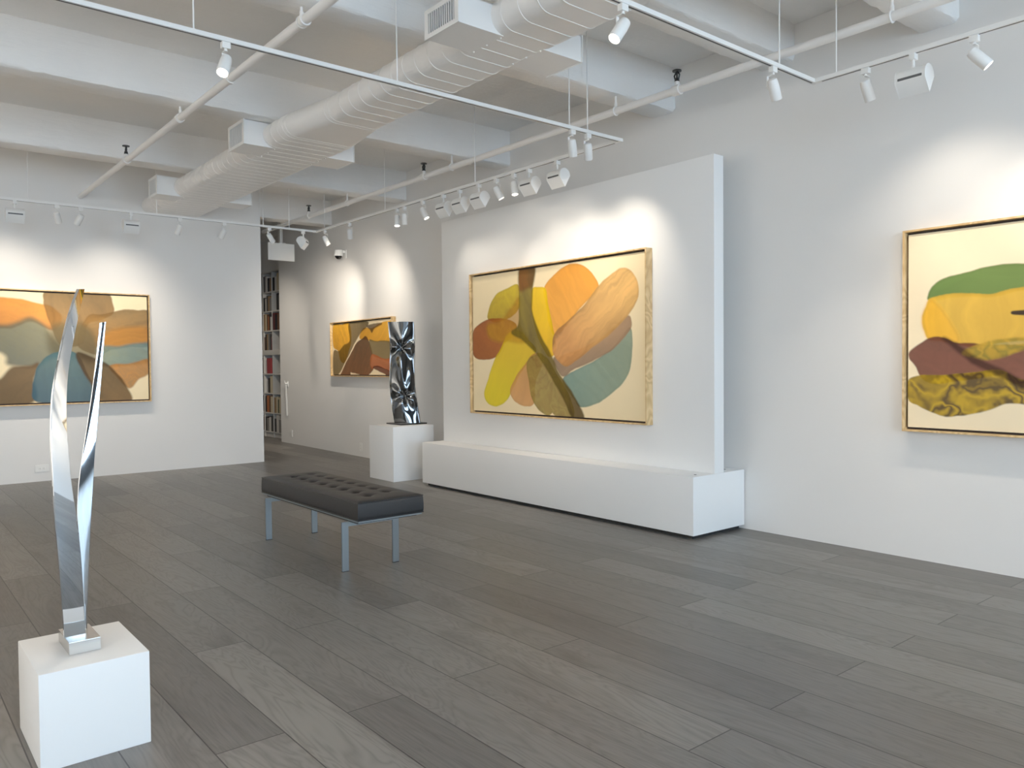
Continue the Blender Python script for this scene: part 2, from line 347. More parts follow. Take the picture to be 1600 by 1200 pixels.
# ------------------------------------------------------------------ paintings
SHAPES = {
 'center': {
  'orange': [(0.476, 0.153), (0.536, 0.074), (0.601, 0.022), (0.653, 0.019), (0.704, 0.046), (0.749, 0.107), (0.773, 0.175), (0.758, 0.214), (0.703, 0.267), (0.651, 0.335), (0.598, 0.416), (0.544, 0.462), (0.511, 0.397), (0.49, 0.256)],
  'yellow': [(0.404, 0.15), (0.445, 0.143), (0.479, 0.16), (0.495, 0.257), (0.522, 0.398), (0.538, 0.5), (0.532, 0.587), (0.504, 0.605), (0.476, 0.56), (0.431, 0.443), (0.403, 0.286)],
  'blue': [(0.585, 0.762), (0.66, 0.7), (0.761, 0.641), (0.838, 0.572), (0.894, 0.494), (0.925, 0.45), (0.937, 0.53), (0.929, 0.654), (0.893, 0.768), (0.837, 0.839), (0.759, 0.902), (0.679, 0.933), (0.648, 0.884), (0.606, 0.824)],
  'mauve': [(0.532, 0.625), (0.597, 0.601), (0.761, 0.522), (0.857, 0.434), (0.917, 0.376), (0.93, 0.411), (0.925, 0.45), (0.884, 0.516), (0.819, 0.583), (0.721, 0.646), (0.639, 0.688), (0.586, 0.738), (0.553, 0.688)],
  'beige': [(0.538, 0.468), (0.609, 0.392), (0.703, 0.291), (0.792, 0.16), (0.859, 0.101), (0.895, 0.086), (0.936, 0.113), (0.962, 0.173), (0.966, 0.252), (0.939, 0.327), (0.894, 0.391), (0.819, 0.478), (0.721, 0.568), (0.639, 0.639), (0.597, 0.669), (0.543, 0.613), (0.527, 0.562)],
  'lime': [(0.11, 0.312), (0.128, 0.231), (0.175, 0.154), (0.253, 0.117), (0.309, 0.105), (0.32, 0.172), (0.32, 0.251), (0.289, 0.301), (0.225, 0.336), (0.16, 0.344)],
  'brown': [(0.009, 0.417), (0.031, 0.376), (0.087, 0.338), (0.16, 0.331), (0.238, 0.344), (0.3, 0.382), (0.287, 0.448), (0.224, 0.498), (0.198, 0.551), (0.158, 0.598), (0.084, 0.613), (0.022, 0.595), (0.001, 0.531)],
  'lemon': [(0.081, 0.87), (0.117, 0.743), (0.164, 0.612), (0.198, 0.551), (0.25, 0.445), (0.324, 0.436), (0.372, 0.492), (0.419, 0.558), (0.383, 0.622), (0.334, 0.701), (0.284, 0.795), (0.233, 0.904), (0.168, 0.956), (0.108, 0.938)],
  'tan': [(0.199, 0.347), (0.264, 0.272), (0.32, 0.199), (0.325, 0.384), (0.372, 0.479), (0.324, 0.503), (0.237, 0.485), (0.185, 0.489), (0.119, 0.452), (0.109, 0.368)],
  'peach': [(0.259, 0.849), (0.297, 0.754), (0.359, 0.661), (0.407, 0.59), (0.465, 0.611), (0.417, 0.765), (0.41, 0.915), (0.357, 0.942), (0.29, 0.915)],
  'olive': [(0.371, 0.648), (0.419, 0.597), (0.487, 0.624), (0.553, 0.75), (0.617, 0.885), (0.637, 0.995), (0.541, 0.996), (0.519, 0.979), (0.49, 0.996), (0.439, 0.959), (0.399, 0.883), (0.382, 0.766)],
  'stem': [(0.33, -0.004), (0.414, 0.001), (0.401, 0.143), (0.403, 0.312), (0.443, 0.444), (0.51, 0.599), (0.564, 0.738), (0.648, 0.884), (0.694, 1.002), (0.632, 1.001), (0.585, 0.887), (0.509, 0.726), (0.43, 0.585), (0.348, 0.49), (0.275, 0.433), (0.319, 0.383), (0.324, 0.173)],
  'stemtop': [(0.333, -0.023), (0.414, -0.01), (0.404, 0.105), (0.375, 0.127), (0.324, 0.133)],
 },
 'right': {
  'green': [(0.073, 0.321), (0.086, 0.278), (0.123, 0.243), (0.187, 0.23), (0.257, 0.212), (0.323, 0.203), (0.4, 0.222), (0.543, 0.292), (0.599, 0.347), (0.543, 0.361), (0.425, 0.327), (0.362, 0.322), (0.324, 0.332), (0.277, 0.345), (0.195, 0.334), (0.13, 0.336), (0.079, 0.339)],
  'yellow': [(0.08, 0.34), (0.13, 0.329), (0.195, 0.332), (0.277, 0.345), (0.324, 0.329), (0.425, 0.322), (0.543, 0.361), (0.572, 0.47), (0.516, 0.555), (0.363, 0.554), (0.298, 0.567), (0.231, 0.586), (0.16, 0.564), (0.109, 0.543), (0.075, 0.536), (0.06, 0.49), (0.055, 0.433), (0.067, 0.377)],
  'amber': [(0.082, 0.345), (0.109, 0.392), (0.138, 0.461), (0.167, 0.556), (0.109, 0.543), (0.075, 0.536), (0.06, 0.49), (0.055, 0.433), (0.067, 0.377)],
  'maroon': [(0.01, 0.613), (0.034, 0.579), (0.079, 0.541), (0.12, 0.543), (0.16, 0.573), (0.217, 0.577), (0.258, 0.587), (0.338, 0.589), (0.426, 0.582), (0.516, 0.655), (0.487, 0.734), (0.364, 0.767), (0.299, 0.726), (0.231, 0.737), (0.161, 0.749), (0.087, 0.762), (0.049, 0.734), (0.034, 0.682), (0.014, 0.642)],
  'swirl': [(0.189, 0.617), (0.231, 0.586), (0.285, 0.566), (0.372, 0.551), (0.426, 0.562), (0.373, 0.596), (0.312, 0.636), (0.258, 0.649), (0.224, 0.634)],
  'olive': [(0.003, 0.769), (0.049, 0.739), (0.132, 0.733), (0.231, 0.721), (0.299, 0.715), (0.364, 0.757), (0.488, 0.784), (0.517, 0.833), (0.428, 0.868), (0.365, 0.861), (0.313, 0.861), (0.273, 0.887), (0.218, 0.912), (0.14, 0.933), (0.088, 0.914), (0.034, 0.883), (0.005, 0.861)],
  'fold': [(0.12, 0.538), (0.189, 0.604), (0.245, 0.664), (0.299, 0.705), (0.373, 0.765), (0.427, 0.807), (0.427, 0.822), (0.373, 0.788), (0.299, 0.731), (0.245, 0.689), (0.189, 0.628)],
  'mark': [(0.339, 0.432), (0.394, 0.433), (0.45, 0.426), (0.45, 0.461), (0.394, 0.447)],
 },
 'small': {
  'gold': [(0.489, 0.305), (0.561, 0.134), (0.696, 0.147), (0.817, 0.074), (0.944, 0.046), (1.036, 0.086), (1.032, 0.464), (0.93, 0.398), (0.749, 0.392), (0.581, 0.337)],
  'yellow': [(0.013, 0.08), (0.047, 0.016), (0.176, 0.023), (0.313, 0.025), (0.345, 0.346), (0.294, 0.552), (0.229, 0.76), (0.153, 0.733), (0.105, 0.531), (0.021, 0.432)],
  'olive': [(0.313, 0.012), (0.608, 0.013), (0.619, 0.089), (0.514, 0.206), (0.417, 0.377), (0.33, 0.554), (0.229, 0.76), (0.124, 0.973), (0.046, 1.014), (0.007, 0.947), (0.026, 0.541), (0.117, 0.545), (0.208, 0.443), (0.321, 0.345)],
  'brown': [(0.163, 0.972), (0.266, 0.735), (0.355, 0.568), (0.441, 0.404), (0.524, 0.34), (0.605, 0.301), (0.691, 0.594), (0.666, 0.83), (0.71, 0.892), (0.63, 0.992), (0.527, 1.0), (0.386, 0.97), (0.325, 0.957), (0.312, 1.023), (0.149, 1.026)],
  'grey': [(0.649, 0.367), (0.749, 0.392), (0.93, 0.398), (1.032, 0.464), (1.029, 0.761), (0.863, 0.71), (0.702, 0.631)],
  'peach': [(0.696, 0.631), (0.863, 0.71), (1.029, 0.755), (1.027, 0.963), (0.893, 0.892), (0.743, 0.855), (0.687, 0.892), (0.661, 0.792)],
  'red': [(0.71, 0.879), (0.754, 0.849), (0.83, 0.867), (0.986, 0.951), (0.949, 1.018), (0.861, 0.965)],
  'dark': [(0.613, 0.095), (0.719, 0.069), (0.818, 0.061), (0.849, 0.083), (0.741, 0.139), (0.695, 0.221), (0.663, 0.156)],
 },
 'back': {
  'orange': [(0.183, 0.134), (0.368, 0.082), (0.438, 0.066), (0.509, 0.077), (0.568, 0.108), (0.62, 0.131), (0.657, 0.222), (0.626, 0.335), (0.552, 0.265), (0.5, 0.305), (0.478, 0.324), (0.435, 0.326), (0.181, 0.372)],
  'dome': [(0.598, 0.078), (0.61, -0.007), (0.722, -0.048), (0.835, -0.013), (0.857, 0.072), (0.86, 0.159), (0.816, 0.23), (0.759, 0.272), (0.733, 0.463), (0.655, 0.465), (0.619, 0.28), (0.601, 0.133)],
  'tan': [(0.717, 0.464), (0.76, 0.215), (0.816, 0.192), (0.9, 0.137), (0.959, 0.142), (1.011, 0.168), (1.009, 0.458), (0.93, 0.489), (0.855, 0.51), (0.788, 0.558)],
  'amber': [(0.789, 0.462), (0.848, 0.345), (0.932, 0.302), (1.01, 0.318), (1.009, 0.448), (0.931, 0.479), (0.855, 0.504)],
  'teal': [(0.181, 0.355), (0.436, 0.308), (0.5, 0.277), (0.544, 0.238), (0.596, 0.3), (0.625, 0.41), (0.678, 0.54), (0.616, 0.596), (0.562, 0.669), (0.504, 0.668), (0.461, 0.649), (0.433, 0.541), (0.18, 0.475)],
  'core': [(0.611, 0.336), (0.68, 0.276), (0.751, 0.291), (0.797, 0.462), (0.78, 0.635), (0.716, 0.596), (0.654, 0.577), (0.616, 0.54)],
  'blueright': [(0.797, 0.501), (0.897, 0.49), (1.009, 0.458), (1.007, 0.622), (0.929, 0.657), (0.861, 0.675), (0.812, 0.655)],
  'lowamber': [(0.845, 0.675), (0.929, 0.657), (1.007, 0.618), (0.999, 0.738), (0.962, 0.796), (0.935, 0.875), (0.91, 0.873), (0.869, 0.773)],
  'darkleft': [(0.175, 0.934), (0.361, 0.842), (0.431, 0.792), (0.475, 0.686), (0.54, 0.669), (0.57, 0.651), (0.55, 0.779), (0.526, 1.017), (0.174, 1.037)],
  'blue': [(0.549, 0.89), (0.558, 0.743), (0.577, 0.651), (0.624, 0.559), (0.685, 0.54), (0.724, 0.597), (0.747, 0.73), (0.777, 0.866), (0.792, 1.005), (0.673, 1.007), (0.582, 0.996), (0.552, 0.964)],
  'arc': [(0.717, 0.559), (0.772, 0.597), (0.828, 0.655), (0.869, 0.754), (0.902, 0.853), (0.926, 1.016), (0.792, 1.005), (0.77, 0.846), (0.731, 0.692)],
 },
}


def vnoise(x, y, seed, octaves=4):
    """smooth value noise on arrays"""
    out = np.zeros_like(x); amp = 1.; tot = 0.
    for o in range(octaves):
        r = np.random.RandomState(seed*31+o); g = r.rand(64, 64)
        xi = np.floor(x).astype(int); yi = np.floor(y).astype(int); fx = x-xi; fy = y-yi
        fx = fx*fx*(3-2*fx); fy = fy*fy*(3-2*fy)
        a = g[xi % 64, yi % 64]; b = g[(xi+1) % 64, yi % 64]; c = g[xi % 64, (yi+1) % 64]; d = g[(xi+1) % 64, (yi+1) % 64]
        out += amp*((a*(1-fx)+b*fx)*(1-fy)+(c*(1-fx)+d*fx)*fy); tot += amp; amp *= .5; x = x*2.03; y = y*2.03
    return out/tot
def spline(pts, n=8):
    P = np.array(pts); N = len(P); out = []
    for i in range(N):
        p0, p1, p2, p3 = P[i-1], P[i], P[(i+1) % N], P[(i+2) % N]
        for k in range(n):
            t = k/n; out.append(.5*((2*p1)+(-p0+p2)*t+(2*p0-5*p1+4*p2-p3)*t*t+(-p0+3*p1-3*p2+p3)*t**3))
    return np.array(out)
def sdf(px, py, poly):
    """signed distance, negative inside"""
    d = np.full(px.shape, 1e9); ins = np.zeros(px.shape, bool); n = len(poly)
    for i in range(n):
        ax, ay = poly[i]; bx, by = poly[(i+1) % n]; ex, ey = bx-ax, by-ay; L = ex*ex+ey*ey+1e-12
        t = np.clip(((px-ax)*ex+(py-ay)*ey)/L, 0, 1)
        d = np.minimum(d, (px-ax-t*ex)**2+(py-ay-t*ey)**2)
        c = (ay > py) != (by > py)
        if abs(ey) > 1e-9: ins ^= c & (px < ax+(py-ay)*ex/ey)
    d = np.sqrt(d); return np.where(ins, -d, d)
def L3(c):
    v = np.array(lin(c)[:3]); g = v.mean()
    return np.clip(g+(v-g)*1.04, .004, 1)**1.32
# name: (colour, second colour, gradient direction, opacity, edge softness, streak direction, streak strength, marbling)
INK = {
 'center': dict(bg=(243, 221, 176), ink=[
  ('orange', (226,160,62), (236,176,88), (0,1), .95, .004, 60, .12, 0), ('yellow', (240,204,40), (228,186,44), (0,1), .96, .004, 100, .10, 0),
  ('blue', (124,152,146), (150,164,146), (1,0), .95, .004, 40, .14, .1), ('mauve', (170,140,114), (150,128,110), (-1,1), .93, .006, -35, .18, 0),
  ('beige', (224,182,120), (188,142,94), (-1,.8), .95, .005, -38, .55, 0), ('lime', (206,184,44), (176,150,50), (0,1), .95, .004, 60, .1, .3),
  ('brown', (160,92,36), (176,110,50), (1,0), .95, .004, 30, .1, .15), ('lemon', (228,210,34), (214,180,52), (0,-1), .95, .004, -60, .08, 0),
  ('tan', (172,126,52), (196,152,52), (0,1), .72, .02, 50, .2, .3), ('peach', (212,162,108), (190,142,80), (0,-1), .9, .004, -60, .12, 0),
  ('olive', (166,148,84), (150,124,70), (0,-1), .92, .004, 60, .2, .6), ('stem', (142,126,34), (88,70,32), (.2,1), .94, .010, 68, .45, .1),
  ('stemtop', (140,88,50), (96,72,48), (1,0), .8, .02, 85, .3, .1)]),
 'right': dict(bg=(244, 224, 186), ink=[
  ('green', (106,136,72), (120,142,80), (1,0), .96, .004, 5, .10, 0), ('yellow', (222,184,84), (214,176,76), (1,0), .96, .004, 88, .12, 0),
  ('amber', (240,188,74), (230,184,84), (1,0), .85, .015, 80, .1, 0), ('maroon', (112,62,54), (134,82,70), (0,1), .95, .004, 15, .22, .2),
  ('swirl', (204,170,76), (150,140,70), (1,1), .88, .008, 20, .2, .7), ('olive', (96,76,34), (194,164,44), (.3,.4), .96, .004, 20, .15, 1.0),
  ('fold', (48,26,24), (64,34,28), (1,0), .75, .012, 30, .1, 0), ('mark', (30,32,54), (30,32,54), (1,0), .95, .003, 0, 0, 0)]),
 'small': dict(bg=(240, 218, 176), ink=[
  ('gold', (214,158,40), (226,176,64), (1,-.5), .95, .006, -40, .15, .1), ('yellow', (226,174,34), (206,150,34), (0,1), .95, .006, 60, .2, .4),
  ('olive', (92,74,30), (120,96,34), (-1,0), .88, .015, 80, .35, .2), ('brown', (134,86,50), (96,66,38), (0,-1), .94, .008, -60, .3, .2),
  ('grey', (124,108,70), (134,116,76), (0,1), .9, .006, 0, .1, 0), ('peach', (190,120,78), (176,106,66), (0,1), .94, .006, 20, .12, 0),
  ('red', (104,42,22), (120,52,28), (1,0), .92, .008, 30, .1, 0), ('dark', (82,60,38), (96,72,50), (1,0), .85, .015, 20, .2, .2)]),
 'back': dict(bg=(246, 226, 182), ink=[
  ('orange', (220,156,74), (206,142,80), (0,1), .95, .012, 5, .15, .2), ('dome', (132,108,72), (166,126,74), (0,1), .92, .008, 80, .25, .1),
  ('tan', (150,122,80), (176,132,72), (0,1), .92, .008, -12, .35, .1), ('amber', (200,146,76), (192,140,76), (1,0), .75, .03, -10, .2, .1),
  ('teal', (112,116,96), (94,106,104), (0,1), .88, .03, 30, .15, .2), ('core', (124,112,82), (100,100,86), (0,1), .85, .05, 30, .1, .1),
  ('blueright', (100,136,142), (132,148,134), (-1,0), .88, .02, 3, .2, .2), ('lowamber', (200,142,72), (170,130,82), (0,1), .9, .012, 30, .2, .5),
  ('darkleft', (92,70,44), (112,88,60), (1,-1), .92, .02, -40, .25, .1), ('blue', (76,112,130), (92,122,126), (0,-1), .95, .008, 85, .1, .15),
  ('arc', (84,68,44), (128,100,64), (0,1), .92, .012, 50, .25, .1)]),
}
def paint(key, W, Hh, nx, ny):
    u, v = np.meshgrid((np.arange(nx)+.5)/nx, (np.arange(ny)+.5)/ny, indexing='ij')
    ar = W/Hh; px, py = u*ar, v
    bgc = np.array(lin(INK[key]['bg'])[:3])
    img = np.ones((nx, ny, 3))*bgc*(0.95+.1*vnoise(px*5, py*5, 3)[..., None])
    wx_, wy_ = vnoise(px*7, py*7, 11)-.5, vnoise(px*7, py*7, 12)-.5
    for i, (nm, c1, c2, g, op, soft, sd, st, mb) in enumerate(INK[key]['ink']):
        poly = spline(SHAPES[key][nm]); poly[:, 0] *= ar
        d = sdf(px+wx_*.02, py+wy_*.02, poly)
        a = np.clip(.5-(d-.008)/(2*soft), 0, 1); a = a*a*(3-2*a)*op
        lo, hi = poly.min(0), poly.max(0); ext = hi-lo+1e-6
        gg = ((px-lo[0])/ext[0]-.5)*g[0]+((py-lo[1])/ext[1]-.5)*g[1]
        t = np.clip(.5+gg+.35*(vnoise(px*4, py*4, 20+i)-.5), 0, 1)
        if mb:
            q = vnoise(px*3.2+wx_*1.2, py*3.2+wy_*1.2, 50+i, 3)*7
            s = np.abs((q % 1)-.5)*2; t = t*(1-mb)+mb*np.clip(s*1.15-.1, 0, 1)
        col = L3(c1)*(1-t[..., None])+L3(c2)*t[..., None]
        ca, sa = math.cos(math.radians(sd)), math.sin(math.radians(sd))
        al, ac = px*ca+py*sa, -px*sa+py*ca
        sv = vnoise(al*2.2+40, ac*26+40+wx_*3, 80+i, 3)-.5
        col = col*(1+st*2.0*sv)[..., None]
        rim = np.exp(-((d-.004)/.008)**2)*.14*(d < .008)
        col = col*(1-rim[..., None])
        img = img*(1-a[..., None])+col*a[..., None]
    return np.clip(img, 0, 1)
def canvas_mesh(key, W, Hh, nx, ny):
    """grid in local x (left->right), z (bottom->top), facing -y"""
    img = paint(key, W, Hh, nx, ny)
    # vertex colours at cell corners
    I = np.clip(np.arange(nx+1), 0, nx-1); J = np.clip(np.arange(ny+1), 0, ny-1)
    col = img[np.ix_(I, J)]
    U, V = np.meshgrid(np.arange(nx+1)/nx, np.arange(ny+1)/ny, indexing='ij')
    co = np.stack([U*W-W/2, np.zeros_like(U), Hh/2-V*Hh], -1).reshape(-1, 3)
    idx = np.arange((nx+1)*(ny+1)).reshape(nx+1, ny+1)
    f = np.stack([idx[:-1, :-1], idx[:-1, 1:], idx[1:, 1:], idx[1:, :-1]], -1).reshape(-1, 4)
    me = bpy.data.meshes.new('canvas'); nf = len(f)
    me.vertices.add(len(co)); me.vertices.foreach_set('co', co.ravel().astype(np.float32))
    me.loops.add(nf*4); me.loops.foreach_set('vertex_index', f.ravel().astype(np.int32))
    me.polygons.add(nf); me.polygons.foreach_set('loop_start', np.arange(0, nf*4, 4, dtype=np.int32))
    me.update(calc_edges=True)
    at = me.color_attributes.new('paint', 'FLOAT_COLOR', 'POINT')
    rgba = np.concatenate([col.reshape(-1, 3), np.ones((len(co), 1))], 1).astype(np.float32)
    at.data.foreach_set('color', rgba.ravel())
    me.validate(); return me
def painting(key, label, loc, rz, W, Hh, depth, nx, ny):
    """loc = centre of the frame's back; the picture faces local -y"""
    t = thing('framed_painting', label, 'painting', loc, rz, None)
    f = .013; b = MB(); g = .017
    x0, x1, z0, z1 = -W/2, W/2, -Hh/2, Hh/2
    b.box(x0, x1, -depth, 0, z1-f, z1, .001).box(x0, x1, -depth, 0, z0, z0+f, .001)
    b.box(x0, x0+f, -depth, 0, z0+f, z1-f, .001).box(x1-f, x1, -depth, 0, z0+f, z1-f, .001)
    b.build('frame', M['oak'], t)
    MB().box(x0+f, x1-f, -.022, -.004, z0+f, z1-f).build('backing', M['dark'], t)
    MB().box(x0+f+g, x1-f-g, -depth+.0285, -.022, z0+f+g, z1-f-g).build('stretcher', M['dark'], t)
    cm = canvas_mesh(key, W-2*f-2*g, Hh-2*f-2*g, nx, ny)
    c = link('canvas', cm, M['canvas'], t); c.location = (0, -depth+.028, 0)
    return t
ang = math.atan2(K, 1)
painting('center', 'wide oak framed abstract of yellow, orange and blue petals on the white panel',
         (5.274, (4.478+7.02)/2, (.861+2.386)/2), -PI/2, 7.02-4.478, 2.386-.861, .082, 400, 250)
painting('right', 'oak framed abstract of green, yellow and maroon bands cut off by the right picture edge',
         (WX-.002, (2.516+.53)/2, (.905+2.30)/2), -PI/2, 2.516-.53, 2.30-.905, .082, 340, 250)
ym = (11.63+9.63)/2
painting('small', 'smaller oak framed gold and brown abstract partly behind the mirror column',
         (wx(ym)-.003, ym, (1.228+2.082)/2), -PI/2-ang, 2.0, .858, .075, 240, 120)
painting('back', 'large framed orange and blue abstract on the back wall behind the two-bladed sculpture',
         (2.983-2.983/2-.01, YB-.001, (.944+2.357)/2), 0, 2.983, 2.357-.944, .075, 420, 200)

# ------------------------------------------------------------------ sculptures
BL = [(0.6565, 3.4122, 1.7027), (0.6212, 3.3841, 1.618), (0.5926, 3.3523, 1.5289), (0.5684, 3.3217, 1.435), (0.5494, 3.2996, 1.3585), (0.5374, 3.2844, 1.2982), (0.529, 3.2657, 1.2083), (0.5241, 3.2542, 1.1339), (0.5246, 3.2465, 1.0592), (0.526, 3.2427, 0.9841), (0.5279, 3.2449, 0.8606), (0.5396, 3.2597, 0.7175), (0.5495, 3.2828, 0.5873), (0.5604, 3.3179, 0.4347), (0.5623, 3.3261, 0.402)]
BR = [(0.6848, 3.4535, 1.7075), (0.6603, 3.4235, 1.6217), (0.6355, 3.3882, 1.5309), (0.6125, 3.3565, 1.4425), (0.5987, 3.3338, 1.3728), (0.5889, 3.3118, 1.2958), (0.5832, 3.2902, 1.2043), (0.582, 3.2763, 1.1283), (0.585, 3.2666, 1.0533), (0.5886, 3.2607, 0.9757), (0.6026, 3.2599, 0.8486), (0.6167, 3.2716, 0.7028), (0.6243, 3.2918, 0.5711), (0.6349, 3.3233, 0.4169), (0.6378, 3.3296, 0.3889)]
CL = [(0.7199, 3.3884, 1.5729), (0.7103, 3.3863, 1.485), (0.6962, 3.3837, 1.371), (0.6827, 3.3815, 1.2749), (0.6696, 3.3797, 1.1964), (0.6592, 3.3782, 1.1318), (0.643, 3.376, 1.0372), (0.6325, 3.3742, 0.9585), (0.6243, 3.3718, 0.8566), (0.6248, 3.3707, 0.8076), (0.6309, 3.3683, 0.7013), (0.6376, 3.3643, 0.5283), (0.639, 3.3615, 0.41)]
CR = [(0.7429, 3.3853, 1.5776), (0.7334, 3.3839, 1.4839), (0.7229, 3.3821, 1.3706), (0.714, 3.3808, 1.282), (0.7052, 3.3794, 1.1946), (0.6979, 3.3783, 1.123), (0.6898, 3.377, 1.0342), (0.6839, 3.3757, 0.953), (0.6761, 3.3741, 0.8498), (0.6719, 3.3734, 0.8008), (0.6649, 3.3717, 0.6904), (0.6561, 3.3691, 0.5236), (0.6508, 3.3674, 0.4109)]
def resample(P, n):
    P = np.array(P); z = P[:, 2]; o = np.argsort(z); P = P[o]; z = z[o]
    tz = np.linspace(z[0], z[-1], n)
    # smooth cubic resampling (Catmull-Rom in z)
    out = []
    for t in tz:
        i = min(max(np.searchsorted(z, t)-1, 0), len(z)-2)
        p0, p1, p2, p3 = P[max(i-1, 0)], P[i], P[i+1], P[min(i+2, len(P)-1)]
        s = (t-z[i])/(z[i+1]-z[i]+1e-9)
        out.append(.5*((2*p1)+(-p0+p2)*s+(2*p0-5*p1+4*p2-p3)*s*s+(-p0+3*p1-3*p2+p3)*s**3))
    out = np.array(out)
    for _ in range(12):
        out[1:-1] = .25*out[:-2]+.5*out[1:-1]+.25*out[2:]
    return out
def blade(Ls, Rs, th, zbase):
    n = 90
    A, B = resample(Ls, n), resample(Rs, n)
    A = np.vstack([A[0]+(A[0]-A[4])*((A[0][2]-zbase)/(A[4][2]-A[0][2])), A]); B = np.vstack([B[0]+(B[0]-B[4])*((B[0][2]-zbase)/(B[4][2]-B[0][2])), B])
    rings = []
    for i in range(len(A)):
        a, b = Vector(A[i]), Vector(B[i]); j = min(i+1, len(A)-1); k = max(i-1, 0)
        tan = (Vector(A[j]+B[j]) - Vector(A[k]+B[k])).normalized(); w = (b-a)
        nrm = w.cross(tan).normalized()
        if nrm.y < 0: nrm = -nrm
        c = th*.18; wd = w.normalized()
        ring = [a+wd*c, (a+b)/2 - nrm*.0012, b-wd*c, b+nrm*c, b+nrm*(th-c), b-wd*c+nrm*th, a+wd*c+nrm*th, a+nrm*(th-c), a+nrm*c]
        rings.append([tuple(p) for p in ring])
    return MB().loft(rings)
t = thing('steel_sculpture', 'tall polished steel sculpture of two curving blades on the left foreground pedestal', 'sculpture', (0,0,0))
MB().box(.566, .672, 3.252, 3.452, .343, .390, .0015).build('base_block', M['brushed'], t)
blade(BL, BR, .010, .388).build('blade', M['chrome'], t, 35)['label'] = 'taller left blade'
blade(CL, CR, .010, .388).build('blade', M['chrome'], t, 35)['label'] = 'shorter right blade'

t = thing('crumpled_column', 'crumpled mirror-steel column on a thin black base on the far pedestal', 'sculpture', (5.275, 8.47, .658))
MB().box(-.19, .19, -.17, .18, 0, .016, .002).build('base_plate', M['black'], t)
def crumple():
    nu, nv = 64, 160; Hc, W0 = 1.262, .315
    r = Vector((.771, -.637, 0)); f = Vector((-.637, -.771, 0))
    def surf(u, v, side):
        z = .016 + Hc*v
        off = -.075*v + .020*math.sin(v*2*PI*.95+2.6)
        w = W0*(1+.03*math.sin(v*6+1))
        x = (u-.5)
        d = .045*(1-(2*x)**2)
        for (pu, pv, s, n, ph) in ((.47, .745, 1, 4, .4), (.56, .27, 1, 4, 2.0)):
            du, dv = (u-pu)*W0, (v-pv)*Hc; rr = math.hypot(du, dv); th = math.atan2(dv, du)
            d += .034*math.cos(n*th+ph)*rr/(rr+.08)*math.exp(-(rr/.24)**2) - .045*math.exp(-(rr/.055)**2)
        # ridge between the pinch points
        tt = (v-.27)/(.745-.27); pc = .56+(.47-.56)*tt
        if 0 < tt < 1: d += .035*math.sin(PI*tt)**.8*math.exp(-((u-pc)/.13)**2)
        ed = min(u, 1-u)*2
        d *= min(1, (ed*6)**.7) if ed < .17 else 1
        p = r*(x*w+off) + f*((.035+d) if side else -(.035+d*.8))
        if side == 0: p = r*(x*w+off) - f*(.035+d*.8)
        return (p.x, p.y, z)
    rings = []
    for j in range(nv+1):
        v = j/nv; row = [surf(i/nu, v, 1) for i in range(nu+1)] + [surf(1-i/nu, v, 0) for i in range(nu+1)]
        rings.append(row)
    return MB().loft(rings)
crumple().build('mirror_shell', M['chrome2'], t, 50)

# ------------------------------------------------------------------ ceiling services
def stad(cx, cz, w, h, n=12, tilt=0):
    r = h/2; pts = []
    for k in range(n+1):
        a = -PI/2 + PI*k/n; pts.append((cx+w/2-r+r*math.cos(a), cz+r*math.sin(a)))
    for k in range(n+1):
        a = PI/2 + PI*k/n; pts.append((cx-w/2+r+r*math.cos(a), cz+r*math.sin(a)))
    return pts
def duct_sec(y):
    near = (3.02, 3.55, 3.43, .222); far = (2.915, 3.66, 3.43, .222)
    t = min(max((y-5.98)/(6.73-5.98), 0), 1)
    if y < 5.98: t = 0
    x0, x1, zb, h = (a+(b-a)*t for a, b in zip(near, far))
    return (x0+x1)/2, zb+h/2, x1-x0, h
def ring(y, grow=0.):
    cx, cz, w, h = duct_sec(y)
    return [(x, y, z) for x, z in stad(cx, cz, w+2*grow, h+2*grow)]
t = thing('air_duct', 'white flat oval ribbed air duct running along the ceiling to the back wall', 'duct', (0,0,0))
d = MB().loft([ring(-1.5), ring(5.98)]).build('duct_run', M['duct'], t, 30)
def ribs(ys, parent, r=.0036):
    for y in ys:
        b = MB(); b.loft([ring(y-r, 0), ring(y-r*.6, r*.8), ring(y, r), ring(y+r*.6, r*.8), ring(y+r, 0)])
        b.build('seam_rib', M['duct'], parent, 60)
ribs([-.9+.16*i for i in range(43)], d)
d = MB().loft([ring(5.98), ring(6.73)]).build('reducer', M['duct'], t, 30)
ribs([6.02, 6.07, 6.65, 6.70], d, .0028)
d = MB().loft([ring(6.73), ring(11.19)]).build('duct_run', M['duct'], t, 30)
ribs([6.80+.14*i for i in range(31)], d, .0028)
